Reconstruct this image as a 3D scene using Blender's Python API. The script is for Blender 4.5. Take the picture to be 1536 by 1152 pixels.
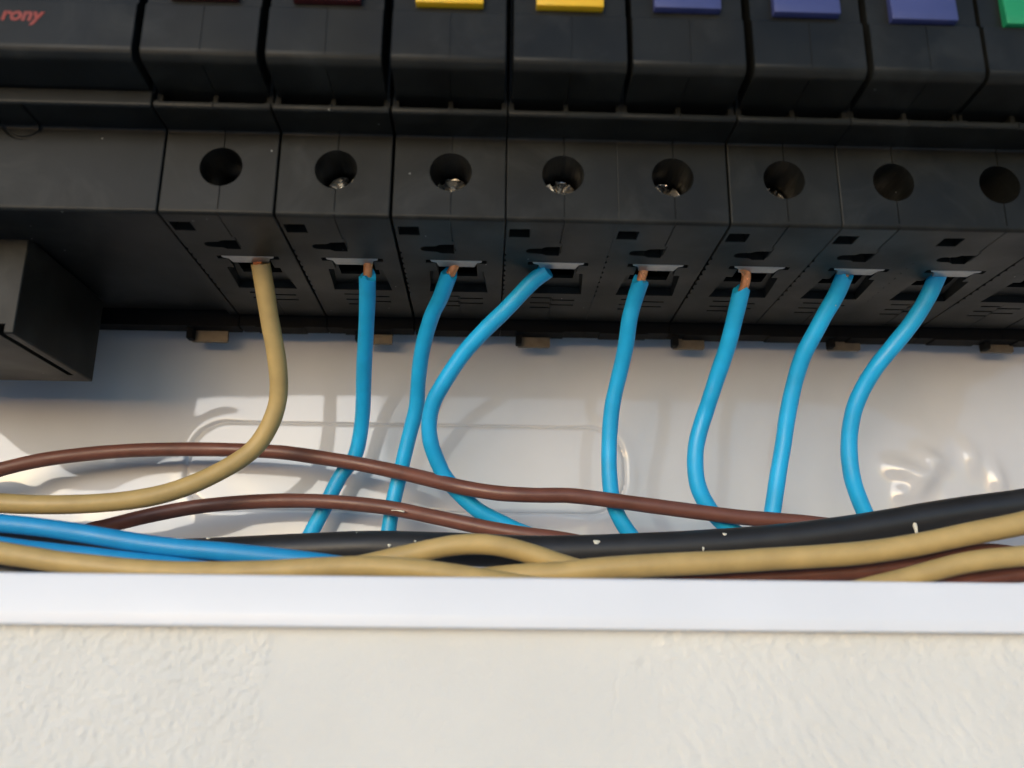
import bpy, bmesh, math, random
import numpy as np
from mathutils import Vector, Matrix

for o in list(bpy.data.objects):
    bpy.data.objects.remove(o)
S = bpy.context.scene
COL = S.collection
MM = 0.001                                    # everything below is laid out in millimetres
rnd = random.Random(7)

# ------------------------------------------------------------------ camera
F_PX, PITCH, YAW, ROLL = 1300.0, 0.26807, 0.02797, 0.00932
CX, CY, CZ = 50.566, -121.07, -59.241
_cp, _sp, _c, _s = math.cos(PITCH), math.sin(PITCH), math.cos(YAW), math.sin(YAW)
FW = Vector((_s * _cp, _c * _cp, _sp))
_rt = Vector((_c, -_s, 0))
_up = _rt.cross(FW)
RT = _rt * math.cos(ROLL) + _up * math.sin(ROLL)
UP = -_rt * math.sin(ROLL) + _up * math.cos(ROLL)
CP = Vector((CX, CY, CZ))
cd = bpy.data.cameras.new('camera')
cd.sensor_width = 36.0
cd.sensor_fit = 'HORIZONTAL'
cd.lens = F_PX * 36.0 / 1536.0
cd.clip_start = 0.002
cd.clip_end = 300.0
cd.dof.use_dof = True
cd.dof.focus_distance = 0.158
cd.dof.aperture_fstop = 14.0
cam = bpy.data.objects.new('camera', cd)
COL.objects.link(cam)
M3 = Matrix((RT, UP, -FW)).transposed()
cam.matrix_world = Matrix.Translation(CP * MM) @ M3.to_4x4()
S.camera = cam

# ------------------------------------------------------------------ sky, sun, exposure
SUN_EL, SUN_AZ = 6.0, -25.0                   # azimuth measured from straight in front of the wall, minus = to the left
w = bpy.data.worlds.new('World')
S.world = w
w.use_nodes = True
nt = w.node_tree
bg = nt.nodes['Background']
sky = nt.nodes.new('ShaderNodeTexSky')
sky.sky_type = 'NISHITA'
sky.sun_disc = False
sky.sun_elevation = math.radians(SUN_EL)
sky.sun_rotation = math.radians(180 - SUN_AZ)
sky.air_density = 0.95
sky.dust_density = 1.3
sky.ozone_density = 3.0
nt.links.new(sky.outputs['Color'], bg.inputs['Color'])
bg.inputs['Strength'].default_value = 0.15
sl = bpy.data.lights.new('sun', 'SUN')
sl.energy = 0.5
sl.angle = math.radians(38)
sl.color = (1.0, 0.985, 0.975)
so = bpy.data.objects.new('sun', sl)
COL.objects.link(so)
_el, _az = math.radians(SUN_EL), math.radians(SUN_AZ)
sd = Vector((math.sin(_az) * math.cos(_el), -math.cos(_az) * math.cos(_el), math.sin(_el)))   # towards the sun
so.rotation_euler = (-sd).to_track_quat('-Z', 'Y').to_euler()
so.location = sd * 3
S.view_settings.view_transform = 'Standard'
S.view_settings.look = 'None'
S.view_settings.exposure = 1.24
S.view_settings.gamma = 1.0

# ------------------------------------------------------------------ helpers
def unp(px, py, axis, v):
    """point of the plane axis=v (mm) that the photograph shows at pixel px,py"""
    d = FW + RT * ((px - 768) / F_PX) - UP * ((py - 576) / F_PX)
    t = (v - CP[axis]) / d[axis]
    return CP + d * t


def tag(o, label=None, cat=None, group=None, kind=None):
    if label: o['label'] = label
    if cat: o['category'] = cat
    if group: o['group'] = group
    if kind: o['kind'] = kind
    return o


def empty(name, loc=(0, 0, 0)):
    o = bpy.data.objects.new(name, None)
    COL.objects.link(o)
    o.empty_display_size = 0.005
    o.location = Vector(loc) * MM
    return o


def link_mesh(name, me, mat, parent=None, loc=None):
    o = bpy.data.objects.new(name, me)
    COL.objects.link(o)
    if mat is not None:
        me.materials.clear()
        me.materials.append(mat)
    if parent: o.parent = parent
    if loc is not None: o.location = Vector(loc) * MM
    return o


def bm_obj(name, bm, mat, parent=None, loc=None, smooth=40, flat=0.0):
    bmesh.ops.recalc_face_normals(bm, faces=bm.faces[:])
    me = bpy.data.meshes.new(name)
    bmesh.ops.scale(bm, vec=(MM, MM, MM), verts=bm.verts[:])
    areas = [f.calc_area() / MM ** 2 for f in bm.faces]
    bm.to_mesh(me)
    bm.free()
    if smooth:
        me.polygons.foreach_set('use_smooth', [True] * len(areas))
        me.set_sharp_from_angle(angle=math.radians(smooth))
        if flat: me.polygons.foreach_set('use_smooth', [a < flat for a in areas])
    return link_mesh(name, me, mat, parent, loc)


def prism(bm, pts, a0, a1, axis):
    """closed prism: 2-D outline pts swept along axis from a0 to a1 (axis x: pts are y,z; y: x,z; z: x,y)"""
    def P(p, a):
        return (a, p[0], p[1]) if axis == 0 else (p[0], a, p[1]) if axis == 1 else (p[0], p[1], a)
    A = [bm.verts.new(P(p, a0)) for p in pts]
    B = [bm.verts.new(P(p, a1)) for p in pts]
    n = len(pts)
    bm.faces.new(A)
    bm.faces.new(B[::-1])
    for i in range(n):
        bm.faces.new((A[i], B[i], B[(i + 1) % n], A[(i + 1) % n]))


def box(bm, x0, x1, y0, y1, z0, z1):
    prism(bm, [(x0, y0), (x1, y0), (x1, y1), (x0, y1)], z0, z1, 2)


def frustum(bm, p0, z0, p1, z1):
    A = [bm.verts.new((p[0], p[1], z0)) for p in p0]
    B = [bm.verts.new((p[0], p[1], z1)) for p in p1]
    n = len(A)
    bm.faces.new(A)
    bm.faces.new(B[::-1])
    for i in range(n):
        bm.faces.new((A[i], B[i], B[(i + 1) % n], A[(i + 1) % n]))


def circle(cx, cy, r, n=28, sy=1.0):
    return [(cx + r * math.cos(2 * math.pi * i / n), cy + sy * r * math.sin(2 * math.pi * i / n)) for i in range(n)]


def fillet(pts, radii, seg=4):
    """round the corners of a polygon: radii[i] belongs to pts[i]"""
    out = []
    n = len(pts)
    for i, (p, r) in enumerate(zip(pts, radii)):
        p = Vector(p)
        if r <= 0:
            out.append(tuple(p))
            continue
        a = (Vector(pts[i - 1]) - p).normalized()
        b = (Vector(pts[(i + 1) % n]) - p).normalized()
        ang = a.angle(b)
        d = r / math.tan(ang / 2)
        c = p + (a + b).normalized() * (r / math.sin(ang / 2))
        v0 = p + a * d - c
        v1 = p + b * d - c
        sw = v0.angle_signed(v1)
        for k in range(seg + 1):
            t = -sw * k / seg
            out.append((c.x + v0.x * math.cos(t) - v0.y * math.sin(t), c.y + v0.x * math.sin(t) + v0.y * math.cos(t)))
    return out


def mesh_from(bm):
    bmesh.ops.recalc_face_normals(bm, faces=bm.faces[:])
    me = bpy.data.meshes.new('tmp')
    bm.to_mesh(me)
    bm.free()
    o = bpy.data.objects.new('tmp', me)
    COL.objects.link(o)
    return o


def carve(base, cutters, bevel=0.0, bevel_angle=50, use_self=False):
    """base mesh (bmesh, mm) minus each cutter bmesh -> bmesh"""
    o = mesh_from(base)
    if bevel:
        m = o.modifiers.new('b', 'BEVEL')
        m.width = bevel
        m.segments = 3
        m.limit_method = 'ANGLE'
        m.angle_limit = math.radians(bevel_angle)
    cs = []
    for c in cutters:
        co = mesh_from(c)
        cs.append(co)
        m = o.modifiers.new('c', 'BOOLEAN')
        m.operation = 'DIFFERENCE'
        m.solver = 'EXACT'
        m.use_self = use_self
        m.object = co
    dg = bpy.context.evaluated_depsgraph_get()
    me = bpy.data.meshes.new_from_object(o.evaluated_get(dg))
    bm = bmesh.new()
    bm.from_mesh(me)
    bpy.data.meshes.remove(me)
    for x in cs + [o]:
        d = x.data
        bpy.data.objects.remove(x)
        bpy.data.meshes.remove(d)
    return bm


def catmull(P, per=7):
    P = [Vector(p) for p in P]
    P = [P[0] * 2 - P[1]] + P + [P[-1] * 2 - P[-2]]
    out = []
    for i in range(1, len(P) - 2):
        p0, p1, p2, p3 = P[i - 1:i + 3]
        for k in range(per):
            t = k / per
            out.append(0.5 * ((2 * p1) + (p2 - p0) * t + (2 * p0 - 5 * p1 + 4 * p2 - p3) * t * t + (3 * p1 - p0 - 3 * p2 + p3) * t ** 3))
    out.append(P[-2].copy())
    return out


def smooth_path(Q, it=6):
    Q = [q.copy() for q in Q]
    for _ in range(it):
        Q = [Q[0]] + [(Q[i - 1] + Q[i] * 2 + Q[i + 1]) / 4 for i in range(1, len(Q) - 1)] + [Q[-1]]
    return Q


def tube(bm, Q, r, n=20, jitter=0.0, ragged=0.0, taper=None):
    """sweep a circle along points Q (mm)"""
    T = [(Q[min(i + 1, len(Q) - 1)] - Q[max(i - 1, 0)]).normalized() for i in range(len(Q))]
    up = Vector((0, 0, 1)) if abs(T[0].z) < 0.8 else Vector((0, 1, 0))
    N = (up - T[0] * up.dot(T[0])).normalized()
    rings = []
    rr = random.Random(int(Q[0].x * 91 + Q[0].z * 17))
    ph = rr.random() * 9
    for i, (q, t) in enumerate(zip(Q, T)):
        N = (N - t * N.dot(t)).normalized()
        B = t.cross(N)
        rad = r * (1 + jitter * (math.sin(i * 0.31 + ph) + 0.6 * math.sin(i * 0.83 + ph * 2)))
        if taper: rad *= taper(i / (len(Q) - 1))
        ring = []
        for k in range(n):
            a = 2 * math.pi * k / n
            off = Vector()
            if ragged and i == 0:
                off = t * (-ragged * (0.5 + 0.5 * math.sin(a * 2 + ph)) * rr.uniform(0.35, 1.0))
            ring.append(bm.verts.new(q + N * rad * math.cos(a) + B * rad * math.sin(a) + off))
        rings.append(ring)
    for a, b in zip(rings, rings[1:]):
        for k in range(n):
            bm.faces.new((a[k], a[(k + 1) % n], b[(k + 1) % n], b[k]))
    for ring, rev in ((rings[0], True), (rings[-1], False)):
        c = bm.verts.new(sum((v.co for v in ring), Vector()) / n)
        for k in range(n):
            f = (ring[k], ring[(k + 1) % n], c)
            bm.faces.new(f[::-1] if rev else f)
    return rings


def vnoise(x, y, seed=0):
    xi = np.floor(x).astype(np.int64)
    yi = np.floor(y).astype(np.int64)
    u = x - xi
    v = y - yi
    u = u * u * (3 - 2 * u)
    v = v * v * (3 - 2 * v)
    def h(a, b):
        n = (a * 374761393 + b * 668265263 + seed * 974711) & 0x7fffffff
        n = ((n ^ (n >> 13)) * 1274126177) & 0x7fffffff
        n = n ^ (n >> 16)
        return (n & 0xffff) / 65535.0
    return (h(xi, yi) * (1 - u) + h(xi + 1, yi) * u) * (1 - v) + (h(xi, yi + 1) * (1 - u) + h(xi + 1, yi + 1) * u) * v - 0.5


def fbm(x, y, seed, octs=4, gain=0.5):
    r = 0
    a = 1.0
    for o in range(octs):
        r = r + a * vnoise(x * 2 ** o + 13.7 * o, y * 2 ** o - 7.1 * o, seed + o)
        a *= gain
    return r


def sstep(a, b, x):
    t = np.clip((x - a) / (b - a), 0, 1)
    return t * t * (3 - 2 * t)


def grid_mesh(name, xs, zs, Y, keep=None):
    """height field over x,z facing -y ; Y (len zs, len xs) in mm"""
    nx, nz = len(xs), len(zs)
    X, Z = np.meshgrid(xs, zs)
    V = np.stack([X, Y, Z], -1).reshape(-1, 3) * MM
    i = np.arange(nz - 1)[:, None] * nx + np.arange(nx - 1)[None, :]
    Fq = np.stack([i, i + 1, i + nx + 1, i + nx], -1).reshape(-1, 4)
    if keep is not None: Fq = Fq[keep.reshape(-1)]
    used, inv = np.unique(Fq, return_inverse=True)
    V = V[used]
    Fq = inv.reshape(-1, 4)
    me = bpy.data.meshes.new(name)
    me.vertices.add(len(V))
    me.vertices.foreach_set('co', V.ravel())
    me.loops.add(Fq.size)
    me.loops.foreach_set('vertex_index', Fq.ravel().astype(np.int32))
    me.polygons.add(len(Fq))
    me.polygons.foreach_set('loop_start', np.arange(0, Fq.size, 4, dtype=np.int32))
    me.update(calc_edges=True)
    me.polygons.foreach_set('use_smooth', [True] * len(Fq))
    return me


# ------------------------------------------------------------------ materials
def material(name, col, rough=0.5, metal=0.0, spec=0.5, var=0.12, vscale=300, rvar=0.08, bump=0.0, bscale=3000, bdist=0.00005,
             dust=0.0, dust_col=(0.35, 0.35, 0.33), tint=None, coat=0.0, sss=0.0, film=0.0):
    m = bpy.data.materials.new(name)
    m.use_nodes = True
    t = m.node_tree
    b = t.nodes['Principled BSDF']
    b.inputs['Metallic'].default_value = metal
    b.inputs['Specular IOR Level'].default_value = spec
    b.inputs['Coat Weight'].default_value = coat
    b.inputs['Coat Roughness'].default_value = 0.06
    if sss:
        b.inputs['Subsurface Weight'].default_value = sss
        b.inputs['Subsurface Radius'].default_value = (0.8, 0.6, 0.4)
        b.inputs['Subsurface Scale'].default_value = 0.0006
    g = t.nodes.new('ShaderNodeNewGeometry')
    n = t.nodes.new('ShaderNodeTexNoise')
    n.inputs['Scale'].default_value = vscale
    n.inputs['Detail'].default_value = 5
    t.links.new(g.outputs['Position'], n.inputs['Vector'])
    r = t.nodes.new('ShaderNodeValToRGB')
    c2 = tint if tint else tuple(c * (1 + 2 * var) for c in col)
    r.color_ramp.elements[0].position = 0.3
    r.color_ramp.elements[1].position = 0.7
    r.color_ramp.elements[0].color = (*[c * (1 - var) for c in col], 1)
    r.color_ramp.elements[1].color = (*c2, 1) if tint else (*[c * (1 + var) for c in col], 1)
    t.links.new(n.outputs['Fac'], r.inputs['Fac'])
    out = r.outputs['Color']
    if film:                                              # patchy film of fine dust and finger marks
        nf = t.nodes.new('ShaderNodeTexNoise')
        nf.inputs['Scale'].default_value = 75
        nf.inputs['Detail'].default_value = 9
        nf.inputs['Roughness'].default_value = 0.68
        nf.inputs['Distortion'].default_value = 1.2
        t.links.new(g.outputs['Position'], nf.inputs['Vector'])
        fr = t.nodes.new('ShaderNodeMapRange')
        fr.inputs['From Min'].default_value = 0.50
        fr.inputs['From Max'].default_value = 0.72
        fr.inputs['To Max'].default_value = film
        t.links.new(nf.outputs['Fac'], fr.inputs['Value'])
        mf = t.nodes.new('ShaderNodeMix')
        mf.data_type = 'RGBA'
        mf.inputs['B'].default_value = (0.029, 0.030, 0.027, 1)
        t.links.new(fr.outputs['Result'], mf.inputs['Factor'])
        t.links.new(out, mf.inputs['A'])
        out = mf.outputs['Result']
    if dust:
        d = t.nodes.new('ShaderNodeTexVoronoi')
        d.inputs['Scale'].default_value = 420
        d.inputs['Randomness'].default_value = 1.0
        t.links.new(g.outputs['Position'], d.inputs['Vector'])
        lt = t.nodes.new('ShaderNodeMath')
        lt.operation = 'LESS_THAN'
        lt.inputs[1].default_value = 0.05
        t.links.new(d.outputs['Distance'], lt.inputs[0])
        sp = t.nodes.new('ShaderNodeSeparateColor')
        t.links.new(d.outputs['Color'], sp.inputs['Color'])
        gt = t.nodes.new('ShaderNodeMath')
        gt.operation = 'GREATER_THAN'
        gt.inputs[1].default_value = 1 - dust
        t.links.new(sp.outputs[0], gt.inputs[0])
        mu = t.nodes.new('ShaderNodeMath')
        mu.operation = 'MULTIPLY'
        t.links.new(lt.outputs[0], mu.inputs[0])
        t.links.new(gt.outputs[0], mu.inputs[1])
        mx = t.nodes.new('ShaderNodeMix')
        mx.data_type = 'RGBA'
        mx.inputs['B'].default_value = (*dust_col, 1)
        t.links.new(mu.outputs[0], mx.inputs['Factor'])
        t.links.new(out, mx.inputs['A'])
        out = mx.outputs['Result']
    t.links.new(out, b.inputs['Base Color'])
    n2 = t.nodes.new('ShaderNodeTexNoise')
    n2.inputs['Scale'].default_value = vscale * 0.45
    n2.inputs['Detail'].default_value = 6
    t.links.new(g.outputs['Position'], n2.inputs['Vector'])
    mr = t.nodes.new('ShaderNodeMapRange')
    mr.inputs['From Min'].default_value = 0.3
    mr.inputs['From Max'].default_value = 0.7
    mr.inputs['To Min'].default_value = max(0.02, rough - rvar)
    mr.inputs['To Max'].default_value = rough + rvar
    t.links.new(n2.outputs['Fac'], mr.inputs['Value'])
    t.links.new(mr.outputs['Result'], b.inputs['Roughness'])
    if bump:
        n3 = t.nodes.new('ShaderNodeTexNoise')
        n3.inputs['Scale'].default_value = bscale
        n3.inputs['Detail'].default_value = 3
        t.links.new(g.outputs['Position'], n3.inputs['Vector'])
        bp = t.nodes.new('ShaderNodeBump')
        bp.inputs['Strength'].default_value = bump
        bp.inputs['Distance'].default_value = bdist
        t.links.new(n3.outputs['Fac'], bp.inputs['Height'])
        t.links.new(bp.outputs['Normal'], b.inputs['Normal'])
    return m


M = {}
M['black'] = material('black_plastic', (0.0105, 0.0105, 0.0086), 0.47, spec=0.24, var=0.35, vscale=130, rvar=0.12, bump=0.35, bscale=5200, bdist=0.00003, dust=0.14, film=0.6)
M['dusty'] = material('dusty_black_plastic', (0.0080, 0.0092, 0.0092), 0.47, spec=0.22, var=0.35, vscale=110, bump=0.3, bscale=4500, bdist=0.00003, dust=0.14, film=0.6)
M['dark'] = material('dark_and_shaded_plastic', (0.005, 0.005, 0.005), 0.7, spec=0.15, var=0.1, vscale=200)  # on the rear feet: black plastic darkened further to stand for deep shade
M['white'] = material('white_plastic', (0.80, 0.815, 0.84), 0.38, var=0.02, vscale=60, bump=0.12, bscale=1600, bdist=0.00003)
M['panel'] = material('glossy_white_plastic', (0.645, 0.645, 0.66), 0.03, var=0.025, vscale=90, rvar=0.012, spec=0.6, bump=0.05, bscale=1400, bdist=0.00002)
M['wall'] = material('cream_plaster', (0.735, 0.722, 0.672), 0.9, spec=0.2, var=0.03, vscale=45, bump=0.8, bscale=2300, bdist=0.00016)
M['ground'] = material('pale_paving', (0.60, 0.585, 0.56), 0.9, var=0.2, vscale=2)
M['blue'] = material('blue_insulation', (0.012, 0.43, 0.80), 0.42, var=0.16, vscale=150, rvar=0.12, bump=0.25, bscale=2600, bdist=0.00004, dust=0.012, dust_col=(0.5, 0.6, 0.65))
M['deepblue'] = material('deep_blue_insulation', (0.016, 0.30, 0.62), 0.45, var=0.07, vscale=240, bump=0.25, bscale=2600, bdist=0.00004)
M['tan'] = material('tan_insulation', (0.52, 0.365, 0.14), 0.5, rvar=0.12, var=0.13, vscale=200, bump=0.25, bscale=2600, bdist=0.00004)
M['brown'] = material('brown_insulation', (0.168, 0.064, 0.044), 0.42, rvar=0.12, var=0.18, vscale=220, bump=0.25, bscale=2600, bdist=0.00004, dust=0.02)
M['cable'] = material('black_sheath', (0.022, 0.022, 0.023), 0.45, var=0.15, vscale=260, bump=0.4, bscale=3200, bdist=0.00004, dust=0.03)
M['copper'] = material('copper', (0.88, 0.36, 0.15), 0.24, metal=0.55, var=0.15, vscale=900)
M['steel'] = material('zinc_steel', (0.62, 0.60, 0.56), 0.30, metal=1.0, var=0.18, vscale=1400, rvar=0.12, bump=0.5, bscale=1800, bdist=0.0001)
M['clamp'] = material('clamp_steel', (0.42, 0.42, 0.41), 0.42, metal=0.8, var=0.08, vscale=500, rvar=0.08)
M['bronze'] = material('passivated_steel', (0.17, 0.135, 0.095), 0.5, metal=0.4, var=0.15, vscale=700)
M['paint'] = material('cream_paint', (0.72, 0.69, 0.57), 0.6, var=0.04)
M['yellow'] = material('yellow_toggle', (0.80, 0.47, 0.015), 0.35, var=0.03, sss=0.3)
M['bluetoggle'] = material('blue_toggle', (0.05, 0.06, 0.175), 0.4, var=0.06)
M['redtoggle'] = material('red_toggle', (0.07, 0.012, 0.013), 0.4, var=0.06)
M['greentoggle'] = material('green_toggle', (0.012, 0.26, 0.10), 0.4, var=0.06)
M['redprint'] = material('red_print', (0.24, 0.03, 0.02), 0.6, var=0.1, vscale=900)

# ------------------------------------------------------------------ ground and wall
bm = bmesh.new()
box(bm, -40000, 40000, -40000, 40000, -1500, -1400)
tag(bm_obj('ground', bm, M['ground'], smooth=0), kind='structure')

WY = 4.7                                        # plaster face; the box is let into the wall
xs = np.concatenate([[-4000, -1500, -500, -200, -114.6, -80], np.linspace(-45, 155, 1100), [190, 244.6, 300, 600, 1600, 4000]])
zs = np.concatenate([[-1402, -900, -400, -200, -110], np.linspace(-88, -59.6, 170), [0, 60, 152.6, 400, 1000]])
X, Z = np.meshgrid(xs, zs)
win = sstep(-45, -35, X) * (1 - sstep(145, 155, X)) * sstep(-88, -84, Z)
eL = unp(408, 1000, 1, WY).x
eR = unp(950, 1000, 1, WY)
left = 1 - sstep(-1.4, 1.2, X - eL + 1.5 * fbm(Z / 4.0, Z * 0 + 3, 5))
right = sstep(-2, 4, X - eR.x + 3.0 * fbm(Z / 7.0, X / 24.0, 8) + (Z - eR.z) * 0.15)
rough = fbm(X / 0.75, Z / 0.85, 1, 4, 0.6)
streak = fbm((X + 0.75 * Z) / 1.1, (Z - 0.75 * X) / 2.8, 21, 4, 0.55)
top = sstep(-68, -60, Z)
H = 0.04 * fbm(X / 5.0, Z / 5.0, 3, 5) + 0.035 * fbm(X / 0.8, Z / 0.8, 77, 3) + left * ((0.20 + 0.08 * top) * rough + 0.10 + 0.2 * fbm(X / 7, Z / 7, 31)) \
    + right * (0.19 * streak + 0.28 * fbm(X / 1.2, Z / 1.2, 11, 3) * top + 0.04)
cr = unp(925, 1030, 1, WY)                      # hairline and chip at the edge of the right-hand rough patch
H = H - 0.10 * np.exp(-((X - (cr.x + 0.14 * (Z - cr.z) + 0.2 * np.sin(Z * 1.7))) / 0.16) ** 2) * np.exp(-((Z - cr.z) / 4.0) ** 2)
pk = unp(952, 990, 1, WY)
H = H + 0.16 * np.exp(-((X - pk.x) / 0.8) ** 2 - ((Z - pk.z) / 0.7) ** 2) - 0.16 * np.exp(-((X - pk.x - 1.2) / 0.55) ** 2 - ((Z - pk.z + .5) / 0.7) ** 2)
xc, zc_ = (X[:-1, :-1] + X[1:, 1:]) / 2, (Z[:-1, :-1] + Z[1:, 1:]) / 2
hole = (np.abs(xc - 65) < 179.5) & (np.abs(zc_ - 46.5) < 106)
me = grid_mesh('wall', xs, zs, WY - win * H, keep=~hole)
tag(link_mesh('wall', me, M['wall']), kind='structure')

# ------------------------------------------------------------------ enclosure: back panel, knockout, flange, side walls
PY = 55.0
XL, XR, ZT_, ZB = -112.0, 242.0, 150.0, -57.5
enc = empty('distribution_box', (60, 57, -60.4))
tag(enc, 'open white plastic distribution box let into the cream plaster wall', 'electrical box')
off = Vector((60, 57, -60.4))


def child(name, bm, mat, parent, origin, **k):
    o = bm_obj(name, bm, mat, parent, **k)
    o.location = -Vector(origin) * MM
    return o


kz0, kz1 = unp(600, 768, 1, PY).z, unp(600, 637, 1, PY).z
kx0, kx1 = unp(283, 690, 1, PY).x, unp(937, 690, 1, PY).x
xs = np.concatenate([[XL, -85], np.arange(-60, 175.01, 0.33), [205, XR]])
zf = lambda c: np.arange(c - 1.2, c + 1.2, 0.12)
zs = np.unique(np.round(np.concatenate([np.arange(ZB, 6, 0.5), zf(kz0), zf(kz1), [12, 40, 90, ZT_]]), 3))
X, Z = np.meshgrid(xs, zs)
kc = ((kx0 + kx1) / 2, (kz0 + kz1) / 2)
hx, hz, kr = (kx1 - kx0) / 2, (kz1 - kz0) / 2, 7.5
qx = np.abs(X - kc[0]) - (hx - kr)
qz = np.abs(Z - kc[1]) - (hz - kr)
sdf = np.hypot(np.maximum(qx, 0), np.maximum(qz, 0)) + np.minimum(np.maximum(qx, qz), 0) - kr
h = 0.10 * sstep(0.3, -0.9, sdf) if False else 0.10 * (1 - sstep(-0.9, 0.3, sdf))
endw = sstep(hx - 14, hx - 3, np.abs(X - kc[0]))
h = h - (0.30 + 0.12 * endw) * np.exp(-(sdf / (0.20 + 0.16 * endw)) ** 2)
h = h + 0.12 * endw * np.exp(-((sdf - 1.2) / 1.3) ** 2)
# moulded sheet is not flat: bulges at both ends are shaped to mirror bright patches
bl = np.exp(-((X + 28) / 26) ** 2 - ((Z + 40) / 16) ** 2)
br = np.exp(-((X - 146) / 17) ** 2 - ((Z + 34) / 18) ** 2)
h = h + 1.15 * bl * (1 + 0.9 * fbm(X / 14, Z / 9, 41, 2)) + 1.2 * br * (1 + 1.2 * fbm(X / 9, Z / 12, 51, 2))
h = h + 0.05 * fbm(X / 22, Z / 14, 61, 2)
for (dx, dz, sx, sz, an, dep) in ((1347, 742, 1.1, 1.4, .2, .55), (1352, 706, 3.0, 1.6, -.3, 1.2), (1392, 690, 2.6, 1.5, -.5, 1.1), (1378, 722, 3.4, 2.0, .9, 1.4), (1452, 684, 1.6, 2.6, .2, .9), (1492, 722, 1.5, 3.4, .15, 1.1)):  # dents added to the sheet to catch glints of the sun
    q = unp(dx, dz, 1, PY)
    a_, b_ = X - q.x, Z - q.z
    h = h + 1.15 * dep * np.exp(-((a_ * math.cos(an) + b_ * math.sin(an)) / sx / 1.25) ** 2 - ((b_ * math.cos(an) - a_ * math.sin(an)) / sz / 1.25) ** 2)
h = h * sstep(XL, -60, X) * (1 - sstep(175, XR, X)) * (1 - sstep(6, 30, Z))
Yp = PY - h
sc = 0.25 * (sdf[:-1, :-1] + sdf[1:, :-1] + sdf[:-1, 1:] + sdf[1:, 1:])
me = grid_mesh('back_panel', xs, zs, Yp, keep=sc > 0)
bp_ = link_mesh('back_panel', me, M['panel'], enc)
bp_.location = -off * MM
me = grid_mesh('knockout', xs, zs, Yp, keep=sc <= 0)
ko = link_mesh('knockout', me, M['panel'], bp_)

FY = 2.0                                        # front of the bottom flange
zt = unp(768, 865.5, 1, FY).z
zb = unp(768, 943.5, 1, FY).z
prof = fillet([(FY + 1.0, zt), (FY + 2.2, zt), (FY + 2.2, -57.2), (55.6, -57.2), (55.6, -59.3), (FY + 3.6, -59.3), (FY + 3.6, zb), (FY, zb), (FY, zb + 1.7)],
              [0.55, 0.5, 0, 0, 0, 0, 0, 0.4, 3.0])
bm = bmesh.new()
prism(bm, prof, XL, XR, 0)
child('bottom_rim', bm, M['white'], enc, off, smooth=35)
for nm, x0, x1 in (('side_wall', XL - 2.4, XL), ('side_wall', XR, XR + 2.4)):
    bm = bmesh.new()
    box(bm, x0, x1, FY + 0.1, 57, -59.4, ZT_ + 2.4)
    child(nm, bm, M['white'], enc, off, smooth=0)
bm = bmesh.new()
box(bm, XL, XR, FY, 57, ZT_, ZT_ + 2.4)
child('top_wall', bm, M['white'], enc, off, smooth=0)

# ------------------------------------------------------------------ DIN rail with tabs that show under the breakers
rail = empty('mounting_rail', (60, 50, 40))
tag(rail, 'horizontal steel mounting rail behind the black breakers with bronze tabs hanging below', 'mounting rail')
ro = Vector((60, 50, 40))
bm = bmesh.new()
prism(bm, [(50.4, 24), (51.4, 24), (51.4, 31), (54.4, 31), (54.4, 49), (51.4, 49), (51.4, 56), (50.4, 56), (50.4, 48), (53.4, 48), (53.4, 32), (50.4, 32)], -100, 230, 0)
child('rail', bm, M['bronze'], rail, ro, smooth=0)
for (xa, xb, yb_) in ((285, 341, 512), (536, 588, 515), (775, 825, 520), (1008, 1057, 523), (1241, 1291, 525), (1472, 1521, 528)):
    a = unp(xa, yb_, 1, 49.5)
    b = unp(xb, yb_, 1, 49.5)
    bm = bmesh.new()
    prism(bm, fillet([(a.x, -1), (b.x, -1), (b.x, a.z), (a.x + .2, a.z)], [0, 0, .35, .35], 3), 49.5, 50.3, 1)
    t = child('mounting_tab', bm, M['bronze'], rail, ro, smooth=0)
    bm = bmesh.new()
    prism(bm, fillet([(a.x - .25, -1), (a.x + 1.0, -1), (a.x + 1.0, a.z + .1), (a.x - .25, a.z + .1)], [0, 0, .2, .2], 3), 47.6, 49.49, 1)
    bm_obj('spacer', bm, M['dark'], t, smooth=0)

# ------------------------------------------------------------------ circuit breakers
P = 17.5
YB = 47.0
ZT, YR, ZR, YN, ZN = 14.07, -6.6, 13.95, -14.25, 17.1
ZMID = 42.0


def mirror_profile(lo):
    return lo + [(y, 2 * ZMID - z) for (y, z) in reversed(lo)]


def housing_bm(W, gap, slots=True):
    lo = fillet([(YB, 0), (0, 0), (0, ZT), (YR, ZR), (YR, ZR + 2.6), (YR + 1.0, ZR + 2.8)], [0.3, 0.6, 0.4, 0.5, 0.2, 0], 4)
    bm = bmesh.new()
    pts = [p for p in lo]
    full = pts + [(y, 2 * ZMID - z) for (y, z) in reversed(pts)]
    prism(bm, full, gap, W - gap, 0)
    return bm


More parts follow.
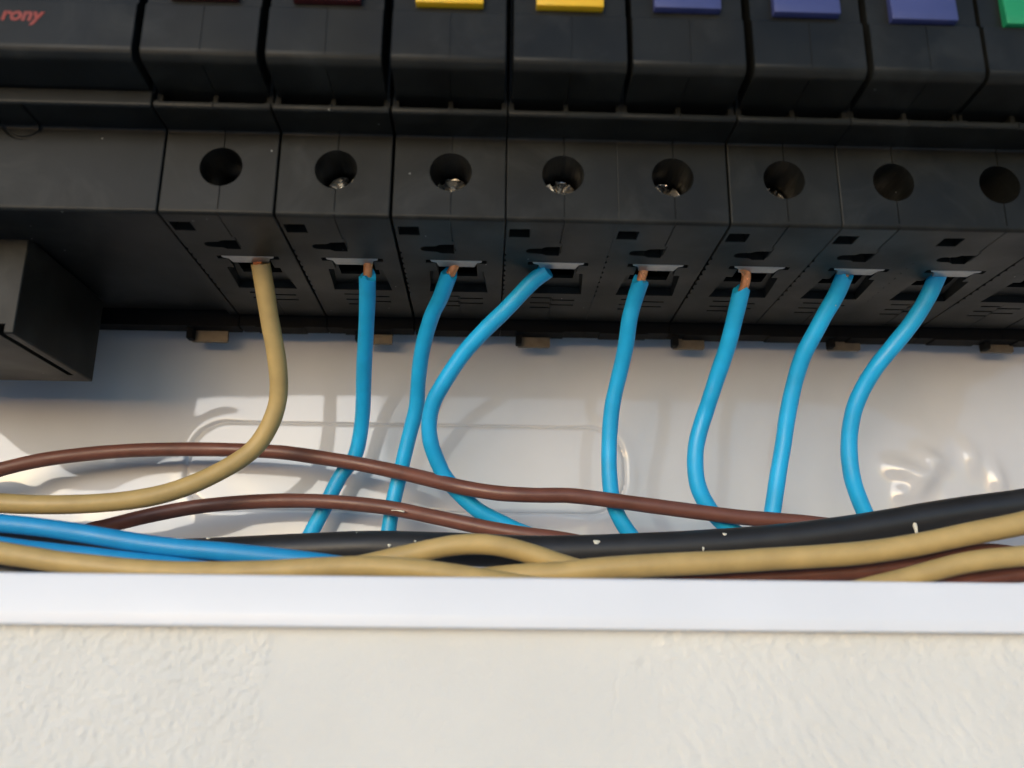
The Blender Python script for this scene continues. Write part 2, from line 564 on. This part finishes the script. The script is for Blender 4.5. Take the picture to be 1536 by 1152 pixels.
def breaker_housing():
    W = P
    base = housing_bm(W, 0.11)
    cuts = []
    def new():
        b = bmesh.new()
        cuts.append(b)
        return b
    b = new()                                             # screw hole
    prism(b, circle(8.85, 7.95, 3.28, 32), -1, 16, 1)
    b = new()                                             # square slot, keyhole, vents
    prism(b, [(0.65, 3.1), (3.95, 3.0), (3.95, 6.1), (0.65, 6.1)], -1, 3.2, 2)
    key = [(3.6 + 0.95 - 0.95 * math.cos(a), 11.3 - 0.95 * math.sin(a)) for a in np.linspace(-math.pi / 2, math.pi / 2, 9)]
    prism(b, key[::1] + [(6.2, 10.2), (6.8, 9.6), (9.2, 9.4), (9.2, 13.0), (7.0, 13.0), (6.3, 12.4)], -1, 3.0, 2)
    for (x0, x1, y) in ((5.5, 9.35, 32.6), (5.5, 9.35, 35.3), (5.6, 9.5, 37.8), (9.2, 13.9, 33.6), (9.2, 13.9, 36.2)):
        prism(b, [(x0, y - .28), (x1, y - .28), (x1, y + .28), (x0, y + .28)], -1, 2.0, 2)
    b = new()                                             # notches for the clamp's flanges
    box(b, 4.2, 14.6, 15.75, 17.0, -1, 1.2)
    b = new()                                             # funnel of the wire entry
    fa = [(4.5, 20.6), (14.2, 20.6), (14.9, 30.4), (4.0, 30.4)]
    A = [b.verts.new((x, y, -0.4)) for x, y in fa]
    B = [b.verts.new((x, y, z)) for (x, y, z) in ((5.3, 20.6, 1.7), (13.4, 20.6, 1.7), (14.5, 30.2, 1.3), (4.4, 30.2, 1.3))]
    b.faces.new(A)
    b.faces.new(B[::-1])
    for i in range(4):
        b.faces.new((A[i], B[i], B[(i + 1) % 4], A[(i + 1) % 4]))
    b = new()                                             # the entry itself
    box(b, 5.9, 12.9, 16.5, 26.2, -1, 12)
    b = new()                                             # cage chamber behind it
    box(b, 4.0, 14.6, 17.5, 43, 2.1, 12.5)
    b = new()                                             # joint of the two half shells
    box(b, 8.93, 9.09, -1, 0.3, 0.8, 14.6)
    b = new()
    box(b, 8.93, 9.09, -0.2, 8.2, -0.6, 0.3)
    b = new()
    box(b, 9.30, 9.46, 8.2, 12.0, -0.6, 0.3)
    box(b, 9.42, 9.56, 31.5, YB + 1, -0.6, 0.28)
    b = new()                                             # joint line continues over the front of the terminal
    box(b, 8.84, 8.98, YR - .5, YR + 0.25, ZR - .2, ZR + 3)
    b = new()                                             # two recesses above the ledge
    box(b, 1.0, 8.5, YR - .6, YR + 3.0, ZR + 0.85, ZR + 3.2)
    box(b, 9.2, 16.5, YR - .6, YR + 3.0, ZR + 0.85, ZR + 3.2)
    b = new()                                             # their webs lie back in the shade
    box(b, -1, 19, YR - .6, YR + 1.15, ZR + 1.0, ZR + 3.3)
    b = new()                                             # stitches along the joint with the next breaker
    for i in range(9):
        y = 12.6 + 2.25 * i
        prism(b, [(-.5, y), (0.38, y + .1), (0.5, y + .45), (0.36, y + .8), (-.5, y + .9)], -.6, 0.7, 2)
    bm = carve(base, cuts, bevel=0.16)
    assert len(bm.faces) > 300
    # screw hole is open into the carve above; keep the mid groove shallow on the faces
    return bm


def nose_bm(W, side):
    lo = fillet([(YR - 0.02, ZN - 0.35), (YN, ZN), (YN, 25.75), (YN + 0.45, 26.05)], [0, 1.5, 0.2, 0.1], 5)
    bm = bmesh.new()
    full = [(-2.0, ZN - .35)] + lo + [(y, 2 * ZMID - z) for (y, z) in reversed(lo)] + [(-2.0, 2 * ZMID - ZN + .35)]
    prism(bm, full, side, W - side, 0)
    return bm


def rocker_bm(x0, x1):
    # rocker: projecting lower lip, tapering up to its pivot
    pr = fillet([(YN + 2.0, 26.15), (YN - 0.75, 26.15), (YN - 0.75, 27.6), (YN - 0.4, 34.0), (YN - 2.8, 44.0), (YN + 2.0, 46.0)],
                [0, 0.12, 0.12, 1.5, 1.0, 0], 3)
    bm = bmesh.new()
    prism(bm, pr, x0, x1, 0)
    return carve(bm, [], bevel=0.14, bevel_angle=60)


def screw_bm(seed, depth):
    b = bmesh.new()
    prism(b, circle(0, 0, 2.95, 24), depth, depth + 2.6, 1)
    c = bmesh.new()
    box(c, -3.2, 3.2, depth - .5, depth + 1.3, -0.42, 0.42)
    d = bmesh.new()
    box(d, -0.4, 0.4, depth - .5, depth + 1.2, -3.2, 3.2)
    e = bmesh.new()
    prism(e, circle(0, 0, 1.0, 6), depth - .5, depth + 1.7, 1)
    bm = carve(b, [c, d, e], bevel=0.28, bevel_angle=60)
    rr = random.Random(seed)
    bmesh.ops.triangulate(bm, faces=bm.faces[:])
    a = rr.uniform(0, 1.5)
    bmesh.ops.rotate(bm, cent=(0, depth, 0), matrix=Matrix.Rotation(a, 3, 'Y'), verts=bm.verts[:])
    for v in bm.verts:
        v.co += Vector((rr.uniform(-.12, .12), rr.uniform(-.18, .18), rr.uniform(-.12, .12)))
    bmesh.ops.translate(bm, vec=(8.85, 0, 7.95), verts=bm.verts[:])
    return bm


def clamp_bm():
    b = bmesh.new()
    prism(b, [(5.0, 15.9), (13.8, 15.9), (13.7, 16.4), (12.95, 16.75), (12.5, 18.45), (6.35, 18.45), (6.0, 16.85), (5.15, 16.4)], -0.05, 1.0, 2)
    return carve(b, [], bevel=0.05)


def foot_bm():
    b = bmesh.new()
    prism(b, [(0.05, -2.0), (3.2, -2.0), (3.3, -2.25), (13.0, -2.25), (13.1, -2.0), (17.45, -2.0), (17.45, 6), (0.05, 6)], 46.2, 50.2, 1)
    return b


hous_o = bm_obj('terminal_housing', breaker_housing(), M['black'], smooth=32, flat=2.5)
_g = bmesh.new()
box(_g, 8.9, 9.0, YN - 1, YN + 0.13, 10, 26.5)
_h = bmesh.new()
box(_h, 8.9, 9.0, YN + 1.6, -3, 10, ZN + 0.12)
nose_b = carve(nose_bm(P, 0.62), [_g, _h], bevel=0.5, bevel_angle=60)
nose_o = bm_obj('front_cover', nose_b, M['black'], smooth=32, flat=6)
rock_o = bm_obj('toggle', rocker_bm(3.85, 13.6), None, smooth=35)
clamp_o = bm_obj('clamp_plate', clamp_bm(), M['clamp'], smooth=30)
foot_o = bm_obj('rear_foot', foot_bm(), M['dark'], smooth=0)
protos = [hous_o, nose_o, clamp_o, foot_o]

BK = [
    ('red', 9.6, 'black breaker with a red toggle holding the only tan wire among the breakers'),
    ('red', 7.8, 'black breaker with a red toggle and a straight blue wire, beside the tan wire\'s breaker'),
    ('yellow', 7.4, 'black breaker with a yellow toggle, next to the red toggle breakers'),
    ('yellow', 7.6, 'black breaker with a yellow toggle, next to the blue toggle breakers'),
    ('blue', 7.6, 'black breaker with a blue toggle, next to the yellow toggle breakers'),
    ('blue', 8.0, 'black breaker with the middle one of the three blue toggles'),
    ('blue', 10.5, 'black breaker with a blue toggle, next to the green toggle breaker'),
    ('green', 11.5, 'black breaker with a green toggle holding the last blue wire of the row'),
    ('green', 11.5, 'black breaker with an empty wire entry, beyond the last blue wire'),
    ('green', 11.5, 'black breaker at the far right end of the row, beyond the empty wire entry'),
]
TOG = {'red': 'redtoggle', 'yellow': 'yellow', 'blue': 'bluetoggle', 'green': 'greentoggle'}
tog_mesh = {}
for k, mname in TOG.items():
    me = rock_o.data.copy()
    me.materials.clear()
    me.materials.append(M[mname])
    tog_mesh[k] = me
nudge = [0, 0.1, 0.3, 0.25, -0.1, -0.05, -0.2, -0.75, -0.75, -0.75]
for i, (colr, depth, lab) in enumerate(BK):
    e = empty('circuit_breaker', (P * i + nudge[i], 0, 0))
    tag(e, lab, 'circuit breaker', 'circuit breakers in a row on the mounting rail')
    for pr in protos:
        c = pr.copy()
        COL.objects.link(c)
        c.parent = e
    t = rock_o.copy()
    t.data = tog_mesh[colr]
    COL.objects.link(t)
    t.parent = e
    t.location = (0, 0, (0.6, 0.6, 0.6, 0.65, 0.85, 0.65, 0.05, -0.25, 0, 0)[i] * MM)
    bm_obj('terminal_screw', screw_bm(i + 3, depth), M['steel'], e, smooth=0)
for pr in protos + [rock_o]:
    bpy.data.objects.remove(pr)

# ------------------------------------------------------------------ wide main switch on the left, with the block hanging below it
LW0, LW1 = -72.0, -0.15
sw = empty('main_switch', (-36, 0, 0))
so_ = Vector((-36, 0, 0))
tag(sw, 'wide dusty black main switch with red lettering, left of the circuit breakers', 'main switch')
base = housing_bm(1, 0)
for v in base.verts:
    v.co.x = LW0 if v.co.x < 0.5 else LW1
cuts = []
b = bmesh.new()                                           # underside steps in behind its front lip
box(b, LW0 + 1, LW1 - 1.6, 12.0, YB + 2, -1, 0.9)
cuts.append(b)
# U-shaped moulded groove over the ledge and the terminal face
g1 = [unp(-14, 168, 2, ZT), unp(0, 184, 2, ZT)]
g2 = [unp(6, 192, 1, 0), unp(16, 202, 1, 0), unp(30, 207, 1, 0), unp(46, 205, 1, 0), unp(60, 197, 1, 0), unp(62, 190, 1, 0)]
g3 = [unp(58, 184, 2, ZT), unp(44, 168, 2, ZT), unp(32, 155, 2, ZT)]
b = bmesh.new()
tube(b, smooth_path(catmull(g1 + g2 + g3, 5), 4), 0.36, 10)
hb = carve(carve(base, cuts, bevel=0.2), [b], use_self=True)
assert len(hb.faces) > 60 and any(v.co.z < 0.1 and v.co.y < 2 for v in hb.verts)
child('terminal_housing', hb, M['dusty'], sw, so_, smooth=32, flat=0.8)
nb = nose_bm(1, 0)
for v in nb.verts:
    v.co.x = LW0 if v.co.x < 0.5 else LW1 - 4.1 + 3.6
nb = carve(nb, [], bevel=0.5, bevel_angle=60)
child('front_cover', nb, M['dusty'], sw, so_, smooth=32, flat=30)
b = bmesh.new()
box(b, LW0, LW1 - 0.1, 46.4, 50.2, -2.1, 6)
child('rear_foot', b, M['dark'], sw, so_, smooth=0)
c1 = unp(20, 500, 1, 11.0)
BX, BZ = c1.x, c1.z
c2 = unp(140, 565, 0, BX)
b = bmesh.new()
box(b, LW0 + 6, BX, 11.0, c2.y, BZ, 0.3)
ct = bmesh.new()
box(ct, BX - 2.6, BX - 1.5, 10.0, c2.y - 4.5, BZ - 1, BZ + 1.6)
b = carve(b, [ct], bevel=0.25)
sh = child('terminal_shroud', b, M['black'], sw, so_, smooth=32, flat=6)
cu = bpy.data.curves.new('txt', 'FONT')
cu.body = 'rony'
cu.size = 3.0 * MM
cu.align_x = 'RIGHT'
cu.shear = 0.18
cu.offset = 0.10 * MM
cu.extrude = 0.03 * MM
to = bpy.data.objects.new('txt', cu)
COL.objects.link(to)
dg = bpy.context.evaluated_depsgraph_get()
me = bpy.data.meshes.new_from_object(to.evaluated_get(dg))
bpy.data.objects.remove(to)
pt = unp(61, 31, 1, YN)
tx = link_mesh('red_lettering', me, M['redprint'], sw)
tx.rotation_euler = (math.radians(90), 0, 0)
tx.location = (Vector((pt.x, YN - 0.03, pt.z)) - so_) * MM

# ------------------------------------------------------------------ wires and cables
def path(pts):
    W = [unp(x, y, 1, d) for (x, y, d) in pts]
    if pts[0][0] < -20:                                  # runs on to the side wall of the box
        W = [Vector((XL + 0.5, W[0].y, W[0].z + 0.6)), (W[0] + Vector((XL, W[0].y, W[0].z))) / 2] + W
    if pts[-1][0] > 1560:
        W = W + [(W[-1] * 2 + Vector((XR, W[-1].y, W[-1].z))) / 3, Vector((XR - 0.5, W[-1].y, W[-1].z + 3))]
    if pts[-1][0] < -20:
        W = W + [(W[-1] + Vector((XL, W[-1].y, W[-1].z))) / 2, Vector((XL + 0.5, W[-1].y, W[-1].z + 1))]
    return smooth_path(catmull(W, 7), 5)


def wire(name, label, cat, group, mat, r, pts, copper=None, ragged=1.6, part='insulation', jitter=0.011):
    Q = path(pts)
    o = Q[len(Q) // 2]
    e = empty(name, o)
    tag(e, label, cat, group)
    b = bmesh.new()
    tube(b, Q, r, 20, jitter, ragged if copper else 0.0)
    child(part, b, mat, e, o, smooth=50)
    if copper:
        C = [unp(x, y, 1, d) for (x, y, d) in copper]
        C = catmull(C + [Q[2]], 5)
        b = bmesh.new()
        tube(b, C, 0.8, 14, 0.02)
        child('copper_end', b, M['copper'], e, o, smooth=50)
    return e, o


WG = 'stripped wires entering the breaker terminals'
BW = [
    ('straight blue wire next to the tan wire, bending left near its bottom', 1.45,
     [(551, 417, 20.0), (551, 450, 24), (549, 500, 30), (546, 550, 36), (545, 600, 41), (542, 640, 44), (533, 684, 46), (513, 710, 46.5), (499, 736, 47), (484, 767, 47.5), (466, 800, 48), (445, 840, 48)],
     [(553, 392, 18.0), (552, 402, 18.9)]),
    ('nearly straight blue wire between the straight and the widely bowed blue wires', 1.45,
     [(673, 413, 20.0), (661, 446, 24), (649, 470, 27), (640, 498, 30), (632, 532, 33), (627, 575, 37), (625, 610, 39.5), (616, 645, 41.5), (605, 690, 43), (598, 720, 44), (590, 752, 44.5), (583, 796, 45), (577, 835, 45)],
     [(684, 395, 18.2), (680, 403, 19)]),
    ('widely bowed blue wire curving far left under the second yellow toggle breaker', 1.45,
     [(822, 405, 19.0), (800, 421, 20.5), (776, 446, 22), (756, 467, 23), (726, 496, 25), (692, 534, 27.5), (661, 582, 30), (649, 606, 31.5), (643.5, 634, 33), (646, 664, 34.5), (656, 692, 36), (669, 718, 37), (690, 741, 38), (716, 765, 38.5), (745, 780, 39), (775, 795, 39.5), (810, 808, 40)],
     None),
    ('blue wire with a bare copper tip, from the first blue toggle breaker', 1.45,
     [(960.5, 424, 20.0), (951, 453, 23), (943.6, 482, 25), (939, 518, 28), (929, 562, 31), (920, 600, 33), (915.5, 635, 34.5), (913.6, 672, 35.5), (914, 710, 36), (918, 747, 36.5), (928, 775, 37), (946, 803, 37.5), (968, 830, 38)],
     [(969, 393, 18.0), (966, 404, 18.8)]),
    ('blue wire with the longest bent copper tip, from the middle blue toggle breaker', 1.5,
     [(1111, 440, 21.0), (1101, 482, 24), (1091, 521, 27), (1076, 564, 30), (1066, 595, 31.5), (1057, 622, 33), (1046, 658, 34), (1042.5, 692, 34.5), (1046, 726, 35), (1057, 752, 35.5), (1072, 773, 36), (1095, 793, 36.5), (1125, 812, 37)],
     [(1110, 398, 17.2), (1119, 408, 18.4), (1118, 424, 19.6)]),
    ('blue wire with a notched top, from the blue toggle breaker nearest the green one', 1.5,
     [(1266, 415, 19.6), (1254, 443, 22), (1238, 470, 24), (1222, 500, 26), (1206, 530, 28), (1195, 562, 30), (1187, 594, 31.5), (1180, 630, 33), (1175, 666, 34), (1167, 712, 35), (1160, 760, 36), (1152, 805, 36.5)],
     [(1270, 402, 18.4), (1268, 409, 19)]),
    ('last blue wire of the row, bowing left in front of the shiny panel', 1.5,
     [(1409, 407, 19.2), (1399, 430, 21), (1386, 456, 22.5), (1365, 488, 24.5), (1339, 520, 26.5), (1316, 548, 28), (1297.5, 577, 30), (1283, 608, 31.5), (1275, 644, 33), (1273.5, 679, 34), (1278, 715, 34.5), (1287, 744, 35), (1300, 775, 35.5), (1318, 805, 36)],
     None),
]
for lab, r, pts, cop in BW:
    wire('blue_wire', lab, 'wire', WG, M['blue'], r, pts, cop)

wire('tan_wire', 'tan wire dropping from the first breaker and sweeping out to the left', 'wire', WG, M['tan'], 1.63,
     [(391, 396, 18.8), (397, 432, 21), (405, 482, 24), (414, 530, 27), (418.5, 575, 29.5), (415, 610, 31), (401, 645, 32), (377, 677, 32.5), (332, 706, 32), (272, 733, 31), (200, 750, 30), (100, 757, 29), (0, 755, 28), (-80, 745, 27)],
     [(386, 393, 18.0), (389, 400, 18.8)], ragged=0.25)
BG = 'loose cables lying across the bottom of the box'
wire('brown_wire', 'long brown wire crossing in front of the blue wires from left edge to black cable', 'wire', BG, M['brown'], 1.36,
     [(-60, 718, 44), (0, 704, 45), (52, 692, 45.5), (104, 684, 46), (182, 676.5, 46), (260, 674, 46), (338, 674.5, 45.5), (400, 677, 44.5), (432, 679.5, 44), (484, 687, 43), (536, 695.5, 42), (588, 706, 40.5), (640, 718, 37.5), (692, 731, 34.5), (744, 739.5, 33.5), (780, 742, 33), (812, 743, 33), (851, 743, 33), (890, 747, 33), (942, 754, 33), (994, 761, 33), (1059, 769.5, 33), (1111, 776, 33), (1160, 780, 33.2), (1210, 784, 33.5), (1260, 790, 34), (1320, 800, 35)])
bw, bo = wire('brown_wire', 'shorter brown wire arching low between the blue cables and the tan arch', 'wire', BG, M['brown'], 1.36,
     [(90, 815, 36), (130, 797, 38), (161, 789, 40), (208, 777, 42), (260, 766, 43), (312, 758, 43), (380, 752.5, 43), (432, 751, 43), (484, 752, 43), (536, 756, 42), (588, 762.5, 40.5), (640, 773, 38.5), (692, 784, 36.5), (745, 795, 35), (799, 803, 34), (838, 808, 34), (890, 818, 34)])
b = bmesh.new()
for (x0, y0, x1, y1) in ((588, 765.5, 607, 767.5), (612, 768, 636, 773), (640, 773, 647, 774.5)):
    A, B = unp(x0, y0, 1, 39.6), unp(x1, y1, 1, 38.3)
    A, B = A + Vector((0, -.95, -.12)), B + Vector((0, -.95, -.12))
    tube(b, catmull([A, (A + B) / 2 + Vector((0, -.04, .08)), B], 4), 0.13, 6, 0.25)
child('paint_scuff', b, M['paint'], bw, bo)

ck, co = wire('black_cable', 'thick black cable flecked with cream paint, rising to the right', 'cable', BG, M['cable'], 2.75,
     [(-80, 812, 27), (0, 817, 27), (100, 827, 27.5), (200, 832, 28), (300, 832, 28), (400, 827, 28), (500, 822.5, 28), (560, 820.5, 28), (640, 822, 28), (720, 825, 28), (800, 828, 28), (895, 826, 28), (1000, 822, 28), (1087, 817, 28), (1160, 811, 28), (1240, 802, 28), (1320, 790, 28), (1375, 780, 28), (1450, 768, 28), (1536, 757, 28), (1620, 744, 28)], part='sheath', jitter=0.004)
b = None
for (x, y, rx, rz) in ((895, 813, .52, .36), (1087, 801.5, .36, .24), (623, 812, .16, .16), (584, 818, .25, .22), (535, 800, .16, .13), (12, 803, .3, .22), (312, 808, .3, .14), (1055, 823, .16, .3)):
    q = unp(x, y, 1, 28)
    b = bmesh.new()
    bmesh.ops.create_uvsphere(b, u_segments=12, v_segments=8, radius=1.0)
    rr = random.Random(int(x))
    for v in b.verts:
        f = 1 + 0.16 * math.sin(math.atan2(v.co.z, v.co.x) * 3 + rr.random())
        v.co = Vector((v.co.x * rx * 1.2 * f, v.co.y * 0.2, v.co.z * rz * 1.2 * f))
    # sit on the round sheath: centre of the cable at this x
    cz = min(path([(x - 1, 0, 28), (x, 0, 28), (x + 1, 0, 28)]), key=lambda p: 0)
    b_loc = q
    b.verts.ensure_lookup_table()
    Qc = [unp(xx, yy, 1, 28) for xx, yy in ((0, 817), (300, 832), (560, 820.5), (895, 826), (1087, 817), (1375, 780))]
    zc = np.interp(q.x, [c.x for c in Qc], [c.z for c in Qc])
    dz = max(-2.5, min(2.5, (q.z - zc) * 0.985))
    dy = math.sqrt(max(0.02, 2.75 ** 2 - dz * dz))
    nrm = Vector((0, -dy, dz)).normalized()
    q = unp(x, y, 1, 28 - dy)
    rot = Vector((0, -1, 0)).rotation_difference(nrm).to_matrix()
    bmesh.ops.rotate(b, cent=(0, 0, 0), matrix=rot, verts=b.verts[:])
    bmesh.ops.translate(b, vec=q, verts=b.verts[:])
    child('paint_fleck', b, M['paint'], ck, co)
# the long drip
b = bmesh.new()
D = [unp(1371, 785, 1, 25.7), unp(1373, 791, 1, 25.35), unp(1375, 800, 1, 25.3)]
tube(b, catmull(D, 6), 0.42, 10, 0.0, taper=lambda t: 1.1 - 0.5 * t if t > .15 else 0.75 + 2.3 * t)
child('paint_drip', b, M['paint'], ck, co)

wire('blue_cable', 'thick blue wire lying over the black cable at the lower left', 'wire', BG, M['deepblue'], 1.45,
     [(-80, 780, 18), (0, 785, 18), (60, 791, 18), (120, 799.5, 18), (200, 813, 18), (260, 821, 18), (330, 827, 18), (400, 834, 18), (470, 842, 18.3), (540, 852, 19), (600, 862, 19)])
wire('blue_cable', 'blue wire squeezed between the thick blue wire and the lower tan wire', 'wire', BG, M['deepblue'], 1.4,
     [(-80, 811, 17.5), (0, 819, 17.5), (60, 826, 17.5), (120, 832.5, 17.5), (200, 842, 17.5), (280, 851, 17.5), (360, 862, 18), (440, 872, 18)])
wire('tan_cable', 'tan wire resting on the rim from the left edge to the middle', 'wire', BG, M['tan'], 1.62,
     [(-80, 820, 11), (0, 829.5, 11), (50, 837, 11), (100, 844.5, 11), (200, 855, 11), (260, 858, 11), (330, 858.5, 11), (400, 857, 11), (480, 852, 11), (560, 850, 11), (640, 856.5, 11), (700, 865, 11), (760, 875, 11), (830, 886, 11)])
wire('tan_cable', 'tan wire that humps up in an arch at the middle of the bundle', 'wire', BG, M['tan'], 1.62,
     [(440, 868, 18), (500, 857, 18), (560, 844, 17.8), (600, 835, 17.6), (640, 825.5, 17.6), (680, 818, 17.6), (720, 816, 17.6), (760, 821, 17.6), (800, 832, 17.8), (850, 849, 18), (900, 862, 18.5), (960, 874, 19)])
wire('tan_cable', 'long tan wire rising from the middle of the rim to the right edge', 'wire', BG, M['tan'], 1.78,
     [(640, 885, 15), (700, 873, 15), (760, 865, 15), (840, 860, 14.6), (900, 853, 14.4), (1000, 847, 14.2), (1080, 843.5, 14), (1160, 838.5, 14), (1280, 831, 13.6), (1375, 817.5, 13.4), (1450, 801.5, 13.2), (1536, 785, 13), (1620, 768, 13)])
wire('tan_cable', 'blurred tan wire in the lower right corner, below the long tan wire', 'wire', BG, M['tan'], 1.55,
     [(1230, 900, 9), (1310, 880, 9), (1380, 862, 9), (1450, 843.5, 9), (1536, 834, 9), (1620, 828, 9)])
wire('brown_wire', 'dark brown wire half hidden between the two right-hand tan wires', 'wire', BG, M['brown'], 1.35,
     [(900, 884, 19), (980, 877, 19), (1100, 869, 19), (1200, 863, 19), (1300, 857, 18.6), (1400, 842, 18.2), (1470, 827.5, 18), (1530, 833, 18), (1620, 846, 18)])
wire('brown_wire', 'dark brown wire just showing above the rim in the right corner', 'wire', BG, M['brown'], 1.3,
     [(1380, 884, 13.5), (1450, 873, 13.5), (1536, 860, 13.5), (1620, 850, 13.5)])
wire('dark_tube', 'dark tube just showing above the rim in the left corner', 'wire', BG, M['cable'], 1.5,  # thin dark tube low behind the rim
     [(-80, 848, 16), (0, 857, 16), (70, 866, 16), (150, 878, 16), (220, 890, 16)])
